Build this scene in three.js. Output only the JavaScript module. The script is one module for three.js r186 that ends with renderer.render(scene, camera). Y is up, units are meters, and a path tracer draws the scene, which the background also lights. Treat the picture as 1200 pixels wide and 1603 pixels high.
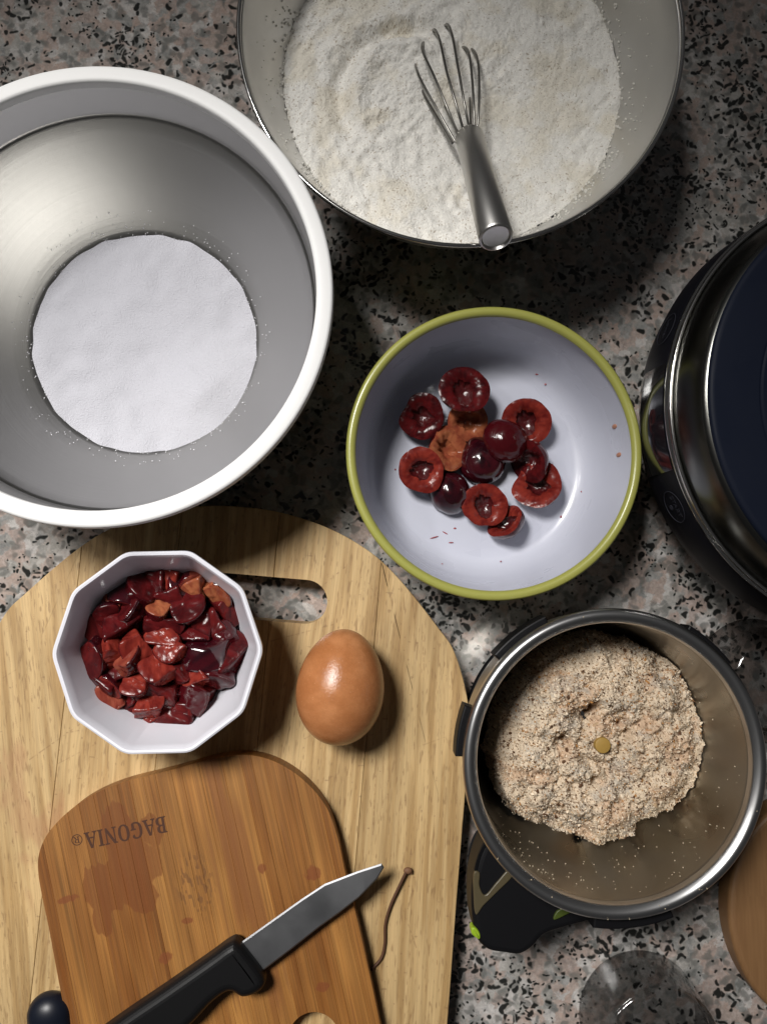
import * as THREE from 'three';
import { mergeGeometries, mergeVertices, toCreasedNormals } from 'three/addons/utils/BufferGeometryUtils.js';
import { TextGeometry } from 'three/addons/geometries/TextGeometry.js';
import { Brush, Evaluator, SUBTRACTION } from 'three-bvh-csg';
import { FontLoader } from 'three/addons/loaders/FontLoader.js';

// ---------------------------------------------------------------- camera
const scene = new THREE.Scene();
const FOCAL = 1247, PW = 1200, PH = 1603, EYE = 0.43;
const camera = new THREE.PerspectiveCamera(2 * Math.atan(PH / 2 / FOCAL) * 180 / Math.PI, PW / PH, 0.01, 20);
camera.position.set(0, EYE, 0);
camera.rotation.set(-Math.PI / 2, 0, 0);
camera.rotateX(Math.atan(89 / FOCAL));
camera.rotateY(-Math.atan(30 / FOCAL));
camera.updateMatrixWorld();
// ---------------------------------------------------------------- light
scene.background = new THREE.Color().setRGB(0.034, 0.0335, 0.034);     // dim indirect light of the kitchen
const LAMPS = [
  { at: [-0.64, 1.6, -0.66], aim: [-0.10, 0, 0.13], power: 11, size: 0.21, cone: 17.6, color: [1, 0.975, 0.94] },
  { at: [-1.3, 1.6, -0.6], aim: [-0.06, 0, 0.15], power: 1.7, size: 0.08, cone: 14, color: [1, 0.96, 0.93] },
];
const renderer = new THREE.WebGLRenderer();
renderer.toneMapping = THREE.LinearToneMapping;
renderer.toneMappingExposure = 1.0;
renderer.shadowMap.enabled = true;

// ---------------------------------------------------------------- helpers
const V3 = (x, y, z) => new THREE.Vector3(x, y, z);
function P(px, py, h) {                       // photo pixel -> point on the level plane at height h
  const d = V3((px - PW / 2) / FOCAL, -(py - PH / 2) / FOCAL, -1).applyQuaternion(camera.quaternion);
  return camera.position.clone().addScaledVector(d, (h - EYE) / d.y);
}
let seed = 12345;
const rnd = () => { seed = (seed * 1664525 + 1013904223) >>> 0; return seed / 4294967296; };
const rr = (a, b) => a + (b - a) * rnd();
const hash = (x, y, s = 0) => {
  let h = Math.imul(x, 374761393) + Math.imul(y, 668265263) + Math.imul(s, 2147483647 ^ 0x5bd1e995);
  h = Math.imul(h ^ (h >>> 13), 1274126177); h ^= h >>> 16;
  h = Math.imul(h, 2246822519); h ^= h >>> 13;
  return (h >>> 0) / 4294967296;
};
const mod = (a, n) => ((a % n) + n) % n;
function vn(x, y, s = 0, per = 0) {           // value noise 0..1, optionally periodic
  let ix = Math.floor(x), iy = Math.floor(y); const fx = x - ix, fy = y - iy;
  const u = fx * fx * (3 - 2 * fx), v = fy * fy * (3 - 2 * fy);
  let jx = ix + 1, jy = iy + 1;
  if (per) { ix = mod(ix, per); jx = mod(jx, per); iy = mod(iy, per); jy = mod(jy, per); }
  const a = hash(ix, iy, s), b = hash(jx, iy, s), c = hash(ix, jy, s), d = hash(jx, jy, s);
  return a + (b - a) * u + (c - a) * v + (a - b - c + d) * u * v;
}
const fbm = (x, y, s = 0, o = 4) => { let t = 0, a = 0.5, n = 0; for (let i = 0; i < o; i++) { t += a * vn(x, y, s + i); n += a; a *= 0.5; x *= 2.03; y *= 2.03; } return t / n; };
function vn3(x, y, z, s = 0) { const iz = Math.floor(z), f = z - iz, w = f * f * (3 - 2 * f); return vn(x, y, s + iz * 17) * (1 - w) + vn(x, y, s + iz * 17 + 17) * w; }
const sm = (a, b, x) => { const t = Math.min(1, Math.max(0, (x - a) / (b - a))); return t * t * (3 - 2 * t); };
const mix = (a, b, t) => a + (b - a) * t;
const mix3 = (a, b, t) => [mix(a[0], b[0], t), mix(a[1], b[1], t), mix(a[2], b[2], t)];
const enc = (c) => Math.round(255 * Math.min(1, Math.max(0, c <= 0.0031308 ? 12.92 * c : 1.055 * Math.pow(c, 1 / 2.4) - 0.055)));
function colorTex(w, h, fn, repeat = true) {   // fn(x, y) -> linear rgb
  const d = new Uint8Array(w * h * 4);
  for (let y = 0; y < h; y++) for (let x = 0; x < w; x++) {
    const c = fn(x, y), k = (y * w + x) * 4;
    d[k] = enc(c[0]); d[k + 1] = enc(c[1]); d[k + 2] = enc(c[2]); d[k + 3] = 255;
  }
  const t = new THREE.DataTexture(d, w, h); t.colorSpace = THREE.SRGBColorSpace;
  t.magFilter = THREE.LinearFilter; t.minFilter = THREE.LinearMipmapLinearFilter; t.generateMipmaps = true;
  if (repeat) t.wrapS = t.wrapT = THREE.RepeatWrapping;
  t.needsUpdate = true; return t;
}
function dataTex(w, h, fn) {                   // fn -> 0..1
  const d = new Uint8Array(w * h * 4);
  for (let y = 0; y < h; y++) for (let x = 0; x < w; x++) { const k = (y * w + x) * 4, v = Math.round(255 * Math.min(1, Math.max(0, fn(x, y)))); d[k] = d[k + 1] = d[k + 2] = v; d[k + 3] = 255; }
  const t = new THREE.DataTexture(d, w, h); t.magFilter = THREE.LinearFilter; t.wrapS = t.wrapT = THREE.RepeatWrapping; t.needsUpdate = true; return t;
}
const lin = (r, g, b) => new THREE.Color().setRGB(r, g, b);
const std = (o) => new THREE.MeshPhysicalMaterial(o);
const taken = {};
function numbered(name) { const n = taken[name] = (taken[name] ?? -1) + 1; return n ? `${name}_${String(n).padStart(3, '0')}` : name; }
function tag(o, label, category, group, kind) {
  o.userData.label = label; o.userData.category = category;
  if (group) o.userData.group = group; if (kind) o.userData.kind = kind;
  return o;
}
function thing(name, label, category, pos, group, kind) {
  const g = new THREE.Group(); g.name = numbered(name); if (pos) g.position.copy(pos);
  tag(g, label, category, group, kind); scene.add(g); return g;
}
function mesh(name, geo, mat, parent = scene) {
  const m = new THREE.Mesh(geo, mat); m.castShadow = m.receiveShadow = true;
  m.name = parent === scene ? numbered(name) : name; parent.add(m); return m;
}
function lathe(pts, seg = 128, smoothSteps = 0) {
  let v = pts.map(([r, y]) => new THREE.Vector2(r, y));
  if (smoothSteps) { const c = new THREE.SplineCurve(v); v = c.getPoints(smoothSteps); v.forEach(p => { p.x = Math.max(p.x, 0); }); }
  return new THREE.LatheGeometry(v, seg);
}
function planarUV(geo, fn) {                   // fn(x, y, z) -> [u, v]
  const p = geo.attributes.position, uv = new Float32Array(p.count * 2);
  for (let i = 0; i < p.count; i++) { const t = fn(p.getX(i), p.getY(i), p.getZ(i)); uv[2 * i] = t[0]; uv[2 * i + 1] = t[1]; }
  geo.setAttribute('uv', new THREE.BufferAttribute(uv, 2)); return geo;
}
// extrude an outline given as world (x, z) pairs; bottom at y0, top at y1, bevelled edges
function slab(outline, y0, y1, bevel, holes = [], segs = 3) {
  const mk = (a, C) => { const s = new C(); a.forEach(([x, z], i) => i ? s.lineTo(x, -z) : s.moveTo(x, -z)); s.closePath(); return s; };
  const s = mk(outline, THREE.Shape); holes.forEach(h => s.holes.push(mk(h, THREE.Path)));
  const g = new THREE.ExtrudeGeometry(s, { depth: y1 - y0 - 2 * bevel, bevelEnabled: bevel > 0, bevelThickness: bevel, bevelSize: bevel, bevelOffset: -bevel, bevelSegments: segs, steps: 1, curveSegments: 8 });
  g.rotateX(-Math.PI / 2); g.translate(0, y0 + bevel, 0); return g;
}
function spline2(pts, n, closed = true) {
  const c = new THREE.CatmullRomCurve3(pts.map(([x, z]) => V3(x, 0, z)), closed, 'centripetal');
  const out = c.getPoints(n).map(p => [p.x, p.z]); if (closed) out.pop(); return out;
}
// part of a polygon between two parallel lines  a <= k(p) <= b
function clipBand(poly, k, a, b) {
  for (const [lim, sgn] of [[a, 1], [b, -1]]) {
    const out = [];
    for (let i = 0; i < poly.length; i++) {
      const p = poly[i], q = poly[(i + 1) % poly.length], dp = sgn * (k(p) - lim), dq = sgn * (k(q) - lim);
      if (dp >= 0) out.push(p);
      if ((dp >= 0) !== (dq >= 0)) { const t = dp / (dp - dq); out.push([p[0] + (q[0] - p[0]) * t, p[1] + (q[1] - p[1]) * t]); }
    }
    poly = out;
  }
  return poly.filter((p, i) => { const q = poly[(i + 1) % poly.length]; return Math.hypot(p[0] - q[0], p[1] - q[1]) > 2e-5; });
}
// polar height field: radius(theta), height(x, z, s) with s = 0 centre .. 1 edge
function mound(rings, segs, radius, height, uvScale) {
  const pos = [], uv = [], idx = [];
  for (let i = 0; i <= rings; i++) for (let j = 0; j <= segs; j++) {
    const th = (j % segs) / segs * 2 * Math.PI, s = i / rings, r = radius(th) * s, x = r * Math.cos(th), z = r * Math.sin(th);
    pos.push(x, height(x, z, s, th), z); uv.push(x * uvScale + 0.5, z * uvScale + 0.5);
  }
  for (let i = 0; i < rings; i++) for (let j = 0; j < segs; j++) { const a = i * (segs + 1) + j, b = a + segs + 1; idx.push(a, a + 1, b, a + 1, b + 1, b); }
  const g = new THREE.BufferGeometry();
  g.setAttribute('position', new THREE.Float32BufferAttribute(pos, 3)); g.setAttribute('uv', new THREE.Float32BufferAttribute(uv, 2)); g.setIndex(idx); g.computeVertexNormals(); return g;
}

// ---------------------------------------------------------------- lamps above the counter, outside the frame
for (const L of LAMPS) {
  const at = V3(...L.at), aim = V3(...L.aim);
  const i = LAMPS.indexOf(L);
  const t = thing('ceiling_lamp', i ? 'smaller round lamp hanging above the counter end' : 'larger round lamp hanging above the steel mixing bowl', 'lamp', at, 'lamps over the counter');
  t.quaternion.setFromUnitVectors(V3(0, -1, 0), aim.clone().sub(at).normalize());
  const s = L.size;
  mesh('lamp_housing', lathe([[0.0001, 0.09], [s * 0.6, 0.09], [s * 1.05, 0.06], [s * 1.25, 0.012], [s * 1.25, 0.006], [s * 1.2, 0.006], [s * 1.0, 0.05], [0.0001, 0.07]], 48), std({ color: lin(0.5, 0.5, 0.5), roughness: 0.5 }), t);
  const e = mesh('lamp_glass', lathe([[0.0001, 0.02], [s, 0.03], [s, 0.034], [0.0001, 0.034]], 48), std({ color: lin(0.8, 0.8, 0.8), emissive: lin(...L.color), emissiveIntensity: 3, roughness: 0.6 }), t);
  e.castShadow = false;
  const sp = new THREE.SpotLight(lin(...L.color), L.power, 0, L.cone * Math.PI / 180, 1, 2);
  sp.position.copy(at).addScaledVector(aim.clone().sub(at).normalize(), s + 0.005); sp.target.position.copy(aim);
  sp.castShadow = true; sp.shadow.radius = s / 0.02; sp.shadow.mapSize.set(2048, 2048);
  scene.add(sp, sp.target);
}

// ---------------------------------------------------------------- granite worktop
{
  const N = 2048, TILE = 0.76, mm = TILE * 1000 / N, NA = 144, NB = 240, NC = 440;
  const kinds = [[0.42, 0.325, 0.28], [0.38, 0.30, 0.265], [0.36, 0.345, 0.32], [0.27, 0.27, 0.26], [0.52, 0.495, 0.475], [0.16, 0.165, 0.16]];
  const near = (x, y, n, s) => {
    const gx = x * n / N, gy = y * n / N, ix = Math.floor(gx), iy = Math.floor(gy); let best = 9, bi = 0, bj = 0, sec = 9;
    for (let a = -1; a <= 1; a++) for (let b = -1; b <= 1; b++) {
      const cx = mod(ix + a, n), cy = mod(iy + b, n), dx = ix + a + hash(cx, cy, s) - gx, dy = iy + b + hash(cx, cy, s + 1) - gy, d = dx * dx + dy * dy;
      if (d < best) { sec = best; best = d; bi = cx; bj = cy; } else if (d < sec) sec = d;
    }
    return [bi, bj, Math.sqrt(best), Math.sqrt(sec)];
  };
  const cell = new Float32Array(NB * NB * 6);
  for (let i = 0; i < NB; i++) for (let j = 0; j < NB; j++) {
    const cb = vn(i / 6, j / 6, 61, 40), hb = hash(i, j, 62), an = hash(i, j, 53) * 3.14;
    cell.set([hb < 0.07 + 0.5 * sm(0.4, 0.78, cb) ? 1 : hb > 0.86 - 0.16 * cb ? 2 : 0, hash(i, j, 51), hash(i, j, 52), Math.cos(an), Math.sin(an), 0.18 + 0.34 * hash(i, j, 54)], (i * NB + j) * 6);
  }
  const tex = colorTex(N, N, (x, y) => {
    const q = N / 256, wx = x + 8 * (vn(x / q, y / q, 3, 256) - 0.5) + 6 * (hash(x, y, 71) - 0.5) * vn(x / 9, y / 9, 73), wy = y + 8 * (vn(x / q, y / q, 4, 256) - 0.5) + 6 * (hash(x, y, 72) - 0.5) * vn(x / 9, y / 9, 74);
    const A = near(wx, wy, NA, 11), ca = vn(A[0] / 6, A[1] / 6, 21, 24), h = hash(A[0], A[1], 31);
    let k = h < 0.62 * ca + 0.12 ? (hash(A[0], A[1], 32) < 0.6 ? 0 : 1) : h < 0.66 ? 2 : h < 0.84 ? 4 : 3;
    let c = kinds[k];
    const C = near(wx, wy, NC, 41), hc = hash(C[0], C[1], 42);
    c = mix3(c, kinds[hc < 0.3 ? 2 : hc < 0.55 ? 4 : hc < 0.72 ? 3 : hc < 0.9 ? 0 : 5], 0.3);
    const g = 0.86 + 0.28 * vn(x / 2.2, y / 2.2, 5);
    c = [c[0] * g, c[1] * g, c[2] * g];
    // biotite flecks: rounded, clustered, uneven outlines
    let f = 9, gr = 9; const gx = (x + 8 * (vn(x / q, y / q, 3, 256) - 0.5)) * NB / N, gy = (y + 8 * (vn(x / q, y / q, 4, 256) - 0.5)) * NB / N, ix = Math.floor(gx), iy = Math.floor(gy), rag = 0.42 * (vn(x / 5, y / 5, 6) - 0.5);
    for (let p = -1; p <= 1; p++) for (let q = -1; q <= 1; q++) {
      const k8 = (mod(ix + p, NB) * NB + mod(iy + q, NB)) * 6, what = cell[k8]; if (!what) continue;
      const dx = ix + p + cell[k8 + 1] - gx, dy = iy + q + cell[k8 + 2] - gy, ca2 = cell[k8 + 3], sa2 = cell[k8 + 4], d = Math.hypot((dx * ca2 + dy * sa2) * 0.8, (dy * ca2 - dx * sa2) * 1.25) + rag - cell[k8 + 5];
      if (what === 1) f = Math.min(f, d); else gr = Math.min(gr, d - 0.2);
    }
    c = c.map(v => v * (0.66 + 0.4 * fbm(x / 40, y / 40, 81, 3))); c = mix3(c, [0.10, 0.102, 0.095], 0.68 * sm(0.3, -0.25, gr));
    const D = near(x + 5 * (vn(x / 6, y / 6, 83) - 0.5), y + 5 * (vn(x / 6, y / 6, 84) - 0.5), NC, 85), hd = hash(D[0], D[1], 86);
    if (hd < 0.03 + 0.16 * sm(0.45, 0.75, fbm(x / 60, y / 60, 87, 2))) c = mix3(c, [0.014, 0.015, 0.014], sm(0.5, 0.28, D[2]));
    c = mix3(c, [0.010, 0.011, 0.010], 0.97 * sm(0.15, -0.09, f));
    return c;
  });
  const g = new THREE.BoxGeometry(1.5, 0.03, 1.3, 1, 1, 1); g.translate(0.05, -0.015, -0.02);
  planarUV(g, (x, y, z) => [(x + 0.36 + y) / TILE, (z + 0.43) / TILE]);
  const m = mesh('countertop', g, std({ map: tex, roughness: 0.14, ior: 1.5 }));
  m.userData = { kind: 'structure', label: 'polished speckled granite worktop under the bowls and boards', category: 'countertop' };
}

// ---------------------------------------------------------------- shared materials
const brushNoise = dataTex(64, 512, (x, y) => 0.5 + 0.35 * (hash(0, y, 7) - 0.5) + 0.5 * (vn(x / 20, y / 3, 8, 0) - 0.5));
const brushedSteel = std({ color: lin(0.46, 0.455, 0.44), metalness: 1, roughness: 0.37, anisotropy: 0.5, bumpMap: (() => { const t = brushNoise.clone(); t.repeat.set(3, 1); return t; })(), bumpScale: 0.00003 });
const smudge = dataTex(512, 256, (x, y) => 0.66 + 0.9 * (fbm(x / 40, y / 30, 90, 4) - 0.45));
const dustySteel = std({ color: lin(0.64, 0.635, 0.62), metalness: 1, roughness: 0.5, roughnessMap: smudge });
const polishedSteel = std({ color: lin(0.66, 0.65, 0.63), metalness: 1, roughness: 0.16 });
const satinSteel = std({ color: lin(0.58, 0.57, 0.55), metalness: 1, roughness: 0.3 });
const wireSteel = std({ color: lin(0.28, 0.27, 0.25), metalness: 1, roughness: 0.35 });
const whiteGlaze = std({ color: lin(0.8, 0.8, 0.82), roughness: 0.22, clearcoat: 0.4, clearcoatRoughness: 0.1 });
const blackPlastic = std({ color: lin(0.006, 0.006, 0.007), roughness: 0.45, specularIntensity: 0.3 });

// ---------------------------------------------------------------- big cutting board, five glued staves
const BT = 5 * Math.PI / 180, BU = [Math.cos(BT), Math.sin(BT)], BV = [Math.sin(BT), -Math.cos(BT)];
const bLoc = (u, v) => [u * BU[0] + v * BV[0], u * BU[1] + v * BV[1]];
const BOARD_AXIS = -0.065, BOARD_TOP = 0.018;
{
  const half = [[0.0458, 0.019], [0.068, 0.0085], [0.0835, -0.0038], [0.1063, -0.0278], [0.1139, -0.037], [0.1236, -0.063], [0.1259, -0.0826], [0.1258, -0.11], [0.1256, -0.16], [0.1254, -0.25], [0.1235, -0.285], [0.113, -0.303], [0.09, -0.308]];
  const pts = [[0, 0.0265], [0.02, 0.0252], ...half, [0, -0.308], ...half.map(([u, v]) => [-u, v]).reverse(), [-0.02, 0.0252]];
  const outline = spline2(pts.map(([u, v]) => bLoc(BOARD_AXIS + u, v)), 260);
  // hand slot, round ended
  const s0 = P(478, 942, BOARD_TOP), sv = s0.x * BV[0] + s0.z * BV[1], su = s0.x * BU[0] + s0.z * BU[1], sl = su - BOARD_AXIS, sr = 0.0112;
  const slot = [];
  for (let i = 0; i <= 20; i++) { const a = -Math.PI / 2 + Math.PI * i / 20; slot.push(bLoc(BOARD_AXIS + sl + sr * Math.cos(a), sv + sr * Math.sin(a))); }
  for (let i = 0; i <= 20; i++) { const a = Math.PI / 2 + Math.PI * i / 20; slot.push(bLoc(BOARD_AXIS - sl + sr * Math.cos(a), sv + sr * Math.sin(a))); }
  const U = (p) => p[0] * BU[0] + p[1] * BU[1], Vv = (p) => p[0] * BV[0] + p[1] * BV[1];
  const seams = [-0.20, -0.145, -0.096, -0.046, 0.0085, 0.07];
  const W = 1024, Hh = 1400, SP = 0.00026;
  const stave = (u) => { let k = 0; while (k < seams.length - 2 && u > seams[k + 1]) k++; return k; };
  const cuts = []; for (let i = 0; i < 46; i++) { const a = 0.6 * (hash(i, 1, 5) - 0.5) + (hash(i, 2, 5) < 0.6 ? 0.5 : 1.9); cuts.push([-0.19 + 0.25 * hash(i, 3, 5), -0.23 + 0.22 * hash(i, 4, 5), Math.cos(a), Math.sin(a), 0.004 + 0.014 * hash(i, 6, 5), 0.25 + 0.4 * hash(i, 7, 5)]); }
  const tones = [1.0, 1.04, 0.97, 1.05, 0.95], slants = [0.22, 0.05, 0.02, -0.02, 0.03];
  const tex = colorTex(W, Hh, (x, y) => {
    const u = -0.2 + x * SP, v = 0.05 - y * SP, k = stave(u), uu = u * 1000 + v * 1000 * slants[k] + k * 40, vv = v * 1000;
    const wob = 3 * (vn(uu / 14, vv / 60, 2 + k) - 0.5);
    const band = fbm((uu + wob) / 3.2, vv / 70, 10 + k, 3), fine = vn((uu + wob) / 0.55, vv / 16, 20 + k), broad = fbm(uu / 22, vv / 60, 30 + k, 3);
    let c = mix3([0.52, 0.36, 0.17], [0.36, 0.225, 0.09], sm(0.3, 0.75, band));
    const b = tones[k] * (0.86 + 0.24 * fine + 0.34 * (broad - 0.5));
    c = c.map(t => t * b);
    // pores: short dark dashes along the grain
    const pu = (uu + 0.6 * (vn(uu / 3, vv / 11, 44 + k) - 0.5)) / 0.62, pv = vv / 3.4, pore = vn(pu, pv + hash(Math.floor(pu), 1, 40 + k) * 0.8, 41 + k) * 0.7 + 0.3 * vn(pu * 1.7, pv * 0.6, 43 + k);
    c = mix3(c, [0.22, 0.125, 0.05], 0.6 * sm(0.68 - 0.1 * band, 0.84, pore));
    // cherry juice stain near the left edge and a few knife scars
    const st = sm(0.55, 0.8, fbm(uu / 9 + 4, vv / 18, 50, 3) + 0.35 * Math.exp(-((u + 0.162) ** 2) / 0.0003 - ((v + 0.135) ** 2) / 0.0009) - 0.12);
    c = mix3(c, [0.36, 0.17, 0.085], 0.38 * st * sm(0.08, 0.02, Math.hypot(u + 0.162, v + 0.135)));
    for (const q of cuts) { const dx = u - q[0], dy = v - q[1], al = dx * q[2] + dy * q[3], ac = Math.abs(dy * q[2] - dx * q[3]); if (Math.abs(al) < q[4] && ac < 0.0005) c = mix3(c, [0.22, 0.12, 0.05], q[5] * sm(0.00045, 0.0001, ac) * sm(0.2, 0.6, vn(al * 900, 1, 66))); }
    const sp = vn(uu / 2.2, vv / 2.2, 60); if (sp > 0.93) c = mix3(c, [0.2, 0.11, 0.05], 0.5 * sm(0.93, 0.97, sp));
    return c;
  }, false);
  const bump = dataTex(512, 512, (x, y) => 0.5 + 0.5 * (vn(x / 1.6, y / 26, 70) - 0.5) + 0.3 * (vn(x / 5, y / 60, 71) - 0.5)); bump.repeat.set(3, 3);
  const wood = std({ map: tex, roughness: 0.62, bumpMap: bump, bumpScale: 0.00012 });
  const t = thing('cutting_board', 'large pale round-topped wooden cutting board with a hand slot', 'cutting board');
  for (let k = 0; k < seams.length - 1; k++) {
    const a = seams[k] + 0.00006, b = seams[k + 1] - 0.00006, outer = clipBand(outline, U, a, b);
    const sU0 = BOARD_AXIS - sl - sr, sU1 = BOARD_AXIS + sl + sr;
    const g = slab(outer, 0.0004, BOARD_TOP, 0.0004, [], 2);
    let geo = g;
    if (sU1 > a && sU0 < b) {
      const br = new Brush(g); br.updateMatrixWorld(); const cut = new Brush(slab(slot, -0.01, 0.04, 0, [], 1)); cut.updateMatrixWorld();
      const ev = new Evaluator(); ev.attributes = ['position', 'normal']; ev.useGroups = false; geo = ev.evaluate(br, cut, SUBTRACTION).geometry;
    }
    planarUV(geo, (x, y, z) => [(U([x, z]) + 0.2) / (W * SP), (0.05 - Vv([x, z])) / (Hh * SP)]);
    mesh('stave', geo, wood, t);
  }
}

// ---------------------------------------------------------------- small bamboo board on top, glued strips
const SMALL_TOP = 0.0285;
const sA = P(540, 1364, SMALL_TOP), sB = P(594, 1601, SMALL_TOP), sd = V3().subVectors(sB, sA).normalize();
const SU = [sd.z, -sd.x], SV = [-sd.x, -sd.z];        // across the grain, along it towards the round end
{
  const px = [[60, 1364], [62, 1334], [78, 1301], [126, 1256], [180, 1229], [270, 1205], [345, 1185], [390, 1182], [432, 1193], [474, 1220], [510, 1262], [528, 1310], [540, 1364], [567, 1472], [594, 1601], [612, 1690], [600, 1745], [520, 1790], [330, 1830], [200, 1830], [158, 1790], [136, 1730], [105, 1601], [78, 1460]];
  const outline = spline2(px.map(([x, y]) => { const p = P(x, y, SMALL_TOP); return [p.x, p.z]; }), 200);
  const U = (p) => p[0] * SU[0] + p[1] * SU[1], Vv = (p) => p[0] * SV[0] + p[1] * SV[1];
  const us = outline.map(U), vs = outline.map(Vv), u0 = Math.min(...us), u1 = Math.max(...us), v0 = Math.min(...vs), v1 = Math.max(...vs);
  const n = 22, edges = [u0 - 0.001]; for (let i = 1; i < n; i++) edges.push(u0 + (u1 - u0) * (i + 0.5 * (hash(i, 3, 5) - 0.5)) / n); edges.push(u1 + 0.001);
  const idx = (u) => { let k = 0; while (k < n - 1 && u > edges[k + 1]) k++; return k; };
  const W = 900, Hh = 1100, su = (u1 - u0) / W, sv = (v1 - v0) / Hh;
  const loc = (x, y) => { const p = P(x, y, SMALL_TOP); return [U([p.x, p.z]), Vv([p.x, p.z])]; };
  const wet = [[185, 1300, 26, 40], [210, 1350, 40, 46], [165, 1390, 34, 40], [235, 1300, 20, 26], [160, 1440, 14, 26], [225, 1405, 24, 24]].map(([x, y, a, b]) => [...loc(x, y), a * 0.00032, b * 0.00032]);
  const spots = [[410, 1360, 8, 9], [490, 1367, 14, 11], [258, 1500, 12, 10], [105, 1408, 20, 6], [505, 1545, 12, 8], [292, 1442, 10, 5]].map(([x, y, a, b]) => [...loc(x, y), a * 0.00032, b * 0.00032]);
  const scar = loc(305, 1385), streaks = [[350, 1290], [400, 1420]].map(a => loc(...a));
  const tex = colorTex(W, Hh, (x, y) => {
    const u = u0 + x * su, v = v0 + y * sv, k = idx(u), uu = u * 1000, vv = v * 1000, h = hash(k, 1, 9);
    const fib = vn(uu / 0.35, vv / 30, 3 + k), fib2 = vn(uu / 0.9, vv / 60, 40 + k);
    let c = mix3([0.37, 0.172, 0.042], [0.2, 0.074, 0.013], 0.24 + 0.75 * h + 0.9 * (fbm(uu / 5, vv / 45, 85, 3) - 0.5));
    const b = 0.76 + 0.42 * fib + 0.3 * (fib2 - 0.5) + 0.25 * (fbm(uu / 18, vv / 40, 80, 3) - 0.5); c = c.map(t => t * b);
    if (fib2 > 0.78) c = mix3(c, [0.17, 0.068, 0.02], 0.55 * sm(0.78, 0.9, fib2));
    let w = 0; for (const q of wet) { const d = Math.hypot((u - q[0]) / q[2], (v - q[1]) / q[3]) + 0.5 * (fbm(uu / 4, vv / 7, 91, 3) - 0.5) + 0.3 * (vn(uu / 1.6, 0.3, 92) - 0.5); w = Math.max(w, sm(1.05, 0.95, d)); }
    c = mix3(c, [0.15, 0.042, 0.008], 0.8 * w * (0.75 + 0.5 * (fib - 0.5)));
    let s = 0; for (const q of spots) { const d = Math.hypot((u - q[0]) / q[2], (v - q[1]) / q[3]) + 0.7 * (fbm(uu / 1.5, vv / 3, 93, 3) - 0.5); s = Math.max(s, sm(1.0, 0.7, d)); }
    c = mix3(c, [0.18, 0.05, 0.014], 0.75 * s);
    const ds = Math.hypot((u - scar[0]) / 0.012, (v - scar[1]) / 0.02); // scraped fibres
    c = mix3(c, [0.12, 0.05, 0.018], 0.6 * sm(1, 0.5, ds) * sm(0.6, 0.7, vn(uu / 0.8, vv / 2.5, 94)));
    for (const q of streaks) c = mix3(c, [0.2, 0.072, 0.02], 0.6 * sm(1.0, 0.55, Math.abs(u - q[0]) / 0.0045 + 0.5 * (fbm(uu / 3, vv / 50, 95, 2) - 0.5)) * sm(0.06, 0.04, Math.abs(v - q[1])));
    return c;
  }, false);
  const bump = dataTex(512, 256, (x, y) => vn(x / 1.5, y / 60, 71)); bump.repeat.set(2, 2);
  const wood = std({ map: tex, roughness: 0.5, bumpMap: bump, bumpScale: 0.00008 });
  const hc = P(491, 1626, SMALL_TOP), hr = 0.0122, hcu = U([hc.x, hc.z]), hcv = Vv([hc.x, hc.z]);
  const t = thing('bamboo_board', 'small honey brown bamboo board lying on the large pale board', 'cutting board');
  const wl = (u, v) => [u * SU[0] + v * SV[0], u * SU[1] + v * SV[1]];
  for (let k = 0; k < n; k++) {
    const a = edges[k] + 0.00001, b = edges[k + 1] - 0.00001, band = clipBand(outline, U, a, b);
    if (band.length < 3) continue;
    const pieces = [];
    if (hcu + hr < a || hcu - hr > b) pieces.push(band);
    else {                                        // strips round the finger hole stop at its edge
      const arc = (sgn) => { const o = []; for (let i = 0; i <= 12; i++) { const u = a + (b - a) * i / 12, q = hr * hr - (u - hcu) ** 2; o.push([u, hcv + sgn * (q > 0 ? Math.sqrt(q) : 0)]); } return o; };
      for (const sgn of [1, -1]) {
        const edge = arc(sgn), far = sgn > 0 ? Math.max(...band.map(Vv)) : Math.min(...band.map(Vv));
        const keep = band.filter(p => sgn * (Vv(p) - hcv) > 0.002).sort((p, q) => U(q) - U(p));
        void far; pieces.push([...edge.map(([u, v]) => wl(u, v)), ...keep]);
      }
    }
    const geo = pieces.map(p => { const g = slab(p, BOARD_TOP + 0.0003, SMALL_TOP, 0.00012, [], 1); planarUV(g, (x, y, z) => [(U([x, z]) - u0) / (u1 - u0), (Vv([x, z]) - v0) / (v1 - v0)]); return g; });
    mesh('bamboo_strip', geo.length > 1 ? mergeGeometries(geo) : geo[0], wood, t);
  }
  const font = await new FontLoader().loadAsync('fonts/droid/droid_serif_bold.typeface.json');
  const a = P(259, 1277, SMALL_TOP), b = P(131, 1304, SMALL_TOP), r = P(118, 1322, SMALL_TOP);
  const tg = new TextGeometry('BAGONIA', { font, size: 0.0066, depth: 0.00006, curveSegments: 4, bevelEnabled: false }); tg.computeBoundingBox();
  const wdt = tg.boundingBox.max.x, L = a.distanceTo(b); tg.scale(L / wdt, 1.2, 1);
  const tr = new TextGeometry('®', { font, size: 0.0052, depth: 0.00006, curveSegments: 4, bevelEnabled: false }); tr.scale(1, 1, 1); tr.translate(L + 0.0006, 0.0, 0);
  const g = mergeGeometries([tg, tr]); g.rotateX(-Math.PI / 2);
  const ink = std({ color: lin(0.055, 0.018, 0.007), roughness: 0.8 });
  const m = mesh('printed_lettering', g, ink, t); m.position.set(a.x, SMALL_TOP + 0.00001, a.z); m.rotation.y = Math.atan2(-(b.z - a.z), b.x - a.x);
  m.userData.label = 'dark brown capital lettering burnt into the bamboo';
}

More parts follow.
